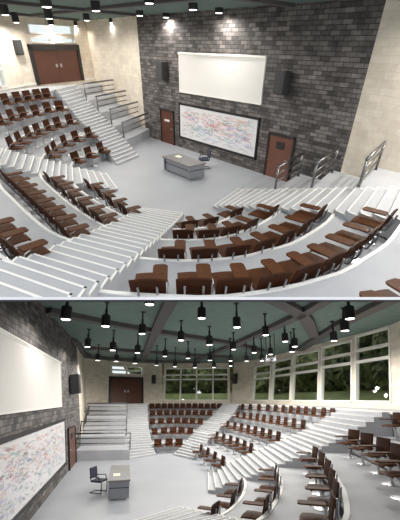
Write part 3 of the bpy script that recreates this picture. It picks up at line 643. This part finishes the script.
S4a = [(-.60,12.1),(.45,9.5),(1.0,7.3)]
S4b = [(-2.2,10.5),(-1.6,8.0),(-1.2,6)]
stairs(B, S4a, S4b, Z6[:3], 5, 'white-edged stairs at the bottom edge of the lower hall')
NLb = [(-4.2,21.35),(-4.95,23.6),(-5.45,25.9),(-5.95,28.2),(-6.5,30.5)]
FLb = [(-7.35,20.9),(-7.85,23.1),(-8.5,25.6),(-9.1,28.0),(-9.7,30.4)]
for k in range(5):
    n2 = NLb[k+1] if k < 4 else (-7.5,35); f2 = FLb[k+1] if k < 4 else (-9.9,33)
    bm = bmesh.new(); prism(bm, [NLb[k], FLb[k], f2, n2], 0, (k+1)*T if k < 4 else zw); struct(B, mesh('floor', bm, M['riser']), '%s corner terrace behind the guard rails, lower hall' % tn[k], 'terrace')
    if k < 4: rail(B, ins(NLb[k],n2,.05), ins(FLb[k],f2,.05), (k+1)*T if k < 4 else zw, .95, 'steel guard rail on the %s corner terrace, lower hall' % tn[k])
# seats
ch = chair_parts(1.0, 1.05, 1.0); cenB = (-3, 17)
def rp(*a): return [ratio(x, Y) for x, Y in a]
rW = {1:[(158.6,24.2),(169.6,24.5),(179.6,24.4)], 2:[(155,26.3),(164.4,26.8),(173.4,27.1),(182,27),(190.6,26.6)],
 3:[(152.4,28.7),(161,29.1),(169.4,29.4),(177.4,29.6),(185.2,29.5),(192.8,29.2),(200.6,28.7)],
 4:[(152.4+7.2*i, 31.2+.7*math.sin(math.pi*i/8)) for i in range(9)], 5:[(151.6+6.2*i, 33.2+.9*math.sin(math.pi*i/11)) for i in range(12)]}
for k, p in rW.items():
    q = [(x*.985, y-.15) for x, y in rp(*p)]
    row(B, ch, q, (k-1)*T, cenB, '%s, back block, lower hall' % rn[k], .25, 'back block chairs, lower hall', 'left')
rL = {1:[(.05,21.4),(.42,19.9),(.75,18.5),(1.08,17.2)], 2:[(1.1,23.3),(1.45,22.0),(1.78,20.8),(2.05,19.7),(2.3,18.5),(2.48,17.4)],
 3:[(2.0,25.5),(2.38,24.1),(2.68,22.8),(2.96,21.7),(3.22,20.6),(3.45,19.5),(3.65,18.5),(3.82,17.3)],
 4:[(2.95,27.5),(3.32,26.3),(3.65,25.2),(3.95,24.1),(4.2,23.0),(4.45,21.9),(4.65,20.8),(4.82,19.7),(4.95,18.5),(5.05,17.2)],
 5:[(3.7,30.2),(4.2,29),(4.7,27.7),(5.1,26.2),(5.4,24.9),(5.65,23.6),(5.85,22.4),(6.02,21.3),(6.15,20.2),(6.25,19.1),(6.35,17.9),(6.42,16.9)]}
for k, p in rL.items():
    row(B, ch, p, (k-1)*T, cenB, '%s, right block, lower hall' % rn[k], .2, 'right block chairs, lower hall', 'far end')
rC = {1:[(1.36,12.39),(.98,10.95),(.38,9.75)], 2:[(2.5,12.0),(2.25,10.6),(1.9,9.3),(1.45,8.2)],
 3:[(3.82,11.9),(3.62,10.7),(3.35,9.5),(3.0,8.3),(2.65,7.2),(2.2,6.2)],
 4:[(5.12,11.7),(5.0,10.55),(4.82,9.3),(4.5,8.1),(4.1,7.0)], 5:[(6.65,11.6),(6.5,10.3)]}
for k, p in rC.items():
    row(B, ch, p, (k-1)*T, (-3,14), '%s, foreground block, lower hall' % rn[k], .2, 'foreground block chairs, lower hall', 'broad stairs', turn={3: 8, 4: 22, 5: 22}.get(k, 0))
# desk
angB = math.atan2(eB.y, eB.x)
desk(B, (-3.22,14.5,0), angB+math.pi, 2.9, .80, .68, U)
papers(B, (-3.2,13.9,.685), angB, .2, U)
desk_chair(B, (-3.95,14.2,0), -math.pi/2-.25, 1.05, .9, U)
# pendants
pB = [(65.7,319.7,10.5),(105.5,326.5,9),(87.5,347,6.5),(112.7,350.5,6.5),(97.7,360.5,5),(116.2,361.5,5),(135,363.5,5),(137.5,353,6),(149.5,304.7,10),(142,334,7.5),(201.7,318.5,8.5),(181,340.5,7),(209.5,345,7),(165,356.5,5),(188,358.5,5),(210,360.5,5),(156.5,365.5,4),(175,366.7,4),(195,367.7,4),(214,367.5,4),
 (236.9,327.5,8),(265.7,335.4,7),(285.3,341.7,6.5),(294.8,346.7,6.5),(292,352,6),(270.7,354.5,5),(254.2,352.8,5.5),(233.7,349.6,5.5),(230.6,361,4.5),(246.6,361.3,4.5),(262,361,4.5),(230.6,366,4),(350,319,10),(345,331,9),(334,341,7)]
pB.sort()
for i, (x, y, w) in enumerate(pB):
    z = 6.3 if y < 350 else 6.15
    p = B.at(x, y, z)
    if p.y > 33.5 or w <= 4.5: p = B.at(x, y, 5.85)
    if p.y > 34: s_ = 33/p.y; p = Vector((p.x*s_, p.y*s_, B.H + (p.z-B.H)*s_))
    Z = (p - Vector((0,0,B.H))).dot(Vector((0, math.cos(.23), math.sin(.23))))
    pendant(B, p.x, p.y, p.z, ZB, max(.26, min(.42, w*Z/335)), 'black can pendant %s, lower hall, %s' % ('close to the camera' if w > 8 else 'in mid ceiling' if w > 5.5 else 'near the back windows', ('number %d counted from the left' % (i+1))), 230 if x > 280 else 380 if p.y > 26 else 200 if p.y > 20 else 120, 1.15)
# hanging projector
p = B.at(271,362,5.6)
r = root(B, 'ceiling_projector', 'small projector hung on thin rods in front of the windows, lower hall', 'projector', p)
bm = bmesh.new(); box(bm, (0,0,.12), (.5,.4,.2), bev=.03); mesh('projector_body', bm, M['deskbody'], r)
bm = bmesh.new(); cyl(bm, (0,-.2,.12), (0,-.27,.12), .07); mesh('lens', bm, M['black'], r)
for s in (-.25, .25):
    bm = bmesh.new(); cyl(bm, (s,0,.2), (s,0,ZB-p.z), .025, n=8); mesh('hanging_rod', bm, M['steel'], r)
# outdoors behind the lower windows
Wg = smooth_line([(-12,38.2)] + wB[1:], 60)
G0 = offset(Wg, -.9) if offset(Wg, -.9)[30].length > Wg[30].length else offset(Wg, .9); sg = -1 if offset(Wg, -.9)[30].length > Wg[30].length else 1
rings = [[(p.x, p.y, z) for p in offset(Wg, sg*d)] for d, z in ((1.0, zw-.35), (3, zw+.3), (6, zw+1.1), (40, zw+1.6))]
bm = bmesh.new(); vr = [[bm.verts.new(q) for q in r_] for r_ in rings]
for a_, b_ in zip(vr, vr[1:]):
    for i in range(len(a_)-1): bm.faces.new((a_[i], a_[i+1], b_[i+1], b_[i]))
g_ = struct(B, mesh('ground', bm, M['grass'], smooth=True), 'sloping lawn outside the windows of the lower hall', 'ground')
def tree(x, y, r_, h, k, n=1500, m='leaf', lab=''):
    t = root(B, 'garden_tree', lab, 'tree', (x, y, zw+.9), 0, 'garden trees outside the lower hall'); rnd = random.Random(k)
    bm = bmesh.new(); cyl(bm, (0,0,0), (.1,0,h*.45), .22, .14, n=9)
    for a in range(4): cyl(bm, (.1,0,h*.4), (.1+r_*.5*math.cos(a*1.6), r_*.5*math.sin(a*1.6), h*.7), .1, .04, n=6)
    mesh('trunk', bm, M['bark'], t)
    bm = bmesh.new(); lobes = [(rnd.uniform(-.6,.6)*r_, rnd.uniform(-.6,.6)*r_, h*rnd.uniform(.05,.85), r_*rnd.uniform(.45,.7)) for _ in range(11)]
    for _ in range(n):
        lx, ly, lz, lr = rnd.choice(lobes); v = Vector((rnd.gauss(0,1), rnd.gauss(0,1), rnd.gauss(0,1))).normalized() * lr * rnd.uniform(.75,1.05)
        c = Vector((lx,ly,max(.15, lz))) + v
        if c.z < .05: c.z = .05 + rnd.random()*.4
        s = rnd.uniform(.2,.4); R = Matrix.Rotation(rnd.uniform(0,6), 3, v) @ v.to_track_quat('Z','Y').to_matrix() @ Matrix.Rotation(rnd.uniform(-.8,.8), 3, 'X')
        bm.faces.new([bm.verts.new(c + R @ Vector(q)*s) for q in ((-1,-.5,0),(0,-.7,.1),(1,0,0),(0,.7,.1),(-1,.5,0))])
    o = mesh('foliage', bm, M[m], t)
TR = [(-7.5,42,2.2,5,'leaf'),(-3.5,44,2.4,5.5,'leaf'),(0.5,46,2.8,5.5,'leaf2'),(4,43,2.4,5.5,'leaf'),(7.5,42,2.6,5,'leaf2'),(9,38,2.6,5.4,'leaf'),(10.5,34,2.3,5,'leaf2'),(12,31,2.3,5.5,'leaf'),(12.5,27,2.3,5.5,'leaf'),(13,23.5,2.3,5.5,'leaf'),(13.2,20.5,2.2,5.5,'leaf'),(13.6,17.5,2.2,5.8,'leaf'),(14.5,14,2.4,6,'leaf'),(14,25.5,2.3,6,'leaf2'),(16,19,2.8,6.5,'leaf'),(17,28,3,6.5,'leaf'),(2,52,3.5,7,'leaf'),(-4,50,3,6.5,'leaf'),(9,50,3.5,7,'leaf'),(14,42,3.5,7,'leaf'),(18.5,24,3.2,6.5,'leaf'),(19.5,15,3.2,6.5,'leaf'),(23,20,3.5,7,'leaf'),(22,30,3.5,7,'leaf')]
for i, (x, y, r_, h, m) in enumerate(TR):
    tree(x*1.1+.8, y*1.04, r_, h+.3, i, 1900, m, '%s garden tree outside the %s windows, number %d going right, lower hall' % ('pale green' if m == 'leaf2' else 'dark green leafy', 'back' if y > 36 else 'curved', i+1))
# ================================================================== storey slab between the two halls, and what it cuts off
yc = 298.9; th = .041; dn = 3.0
dirc = Vector((0, (PY-yc)/F, -1)).normalized(); nrm = Vector((0, -dirc.z, dirc.y)); nrm = nrm if nrm.y > 0 else -nrm
Nw = RA @ nrm; O = Vector((0,0,A.H))
mS = Matrix((RA @ Vector((1,0,0)), RA @ dirc, Nw)).transposed().to_4x4(); mS.translation = O
sl = root(A, 'floor_slab', 'thin white storey slab edge dividing the upper hall from the lower hall', 'slab', mtx=mS); A.roots.remove(sl)
bm = bmesh.new(); box(bm, (0, dn+9, .004), (36, 18, th*.62)); mesh('slab_core', bm, M['slab'], sl)
bm = bmesh.new(); box(bm, (0, dn+9.01, -th*.5+.002), (36, 18, th*.32)); mesh('slab_underside', bm, M['black'], sl)
bpy.context.view_layer.update()
def cut(H, sgn):
    for r in list(H.roots):
        obs = [o for o in [r] + list(r.children_recursive)]
        alive = False
        for o in obs:
            if o.type == 'LIGHT': continue
            if o.type != 'MESH' or not o.data.vertices: continue
            mw = o.matrix_world; ds = [(mw @ v.co - O).dot(Nw)*sgn for v in o.data.vertices]; lim = th*.5
            if min(ds) >= lim: alive = True; continue
            if max(ds) <= lim: bpy.data.objects.remove(o); continue
            o.data = o.data.copy(); bm = bmesh.new(); bm.from_mesh(o.data); inv = mw.inverted()
            pc = inv @ (O + Nw*lim*sgn); no = (mw.to_3x3().transposed() @ (Nw*sgn)).normalized()
            g = bm.verts[:] + bm.edges[:] + bm.faces[:]
            rr = bmesh.ops.bisect_plane(bm, geom=g, plane_co=pc, plane_no=no, clear_inner=True)
            bm.to_mesh(o.data); bm.free(); alive = alive or len(o.data.vertices) > 0
            if len(o.data.polygons) == 0: bpy.data.objects.remove(o)
        if not alive:
            for o in [c for c in r.children_recursive] if r.type == 'EMPTY' else []: bpy.data.objects.remove(o)
            try: bpy.data.objects.remove(r)
            except Exception: pass
cut(A, 1); cut(B, -1)
# ------------------------------------------------------------------ light
w = bpy.data.worlds.new('sky'); sc.world = w; w.use_nodes = True
bg = w.node_tree.nodes['Background']; bg.inputs[0].default_value = (.92,.96,1,1); bg.inputs[1].default_value = .88
sc.view_settings.view_transform = 'Standard'; sc.view_settings.look = 'None'; sc.view_settings.gamma = 1; sc.view_settings.exposure = 0.35
sc.view_settings.use_curve_mapping = False
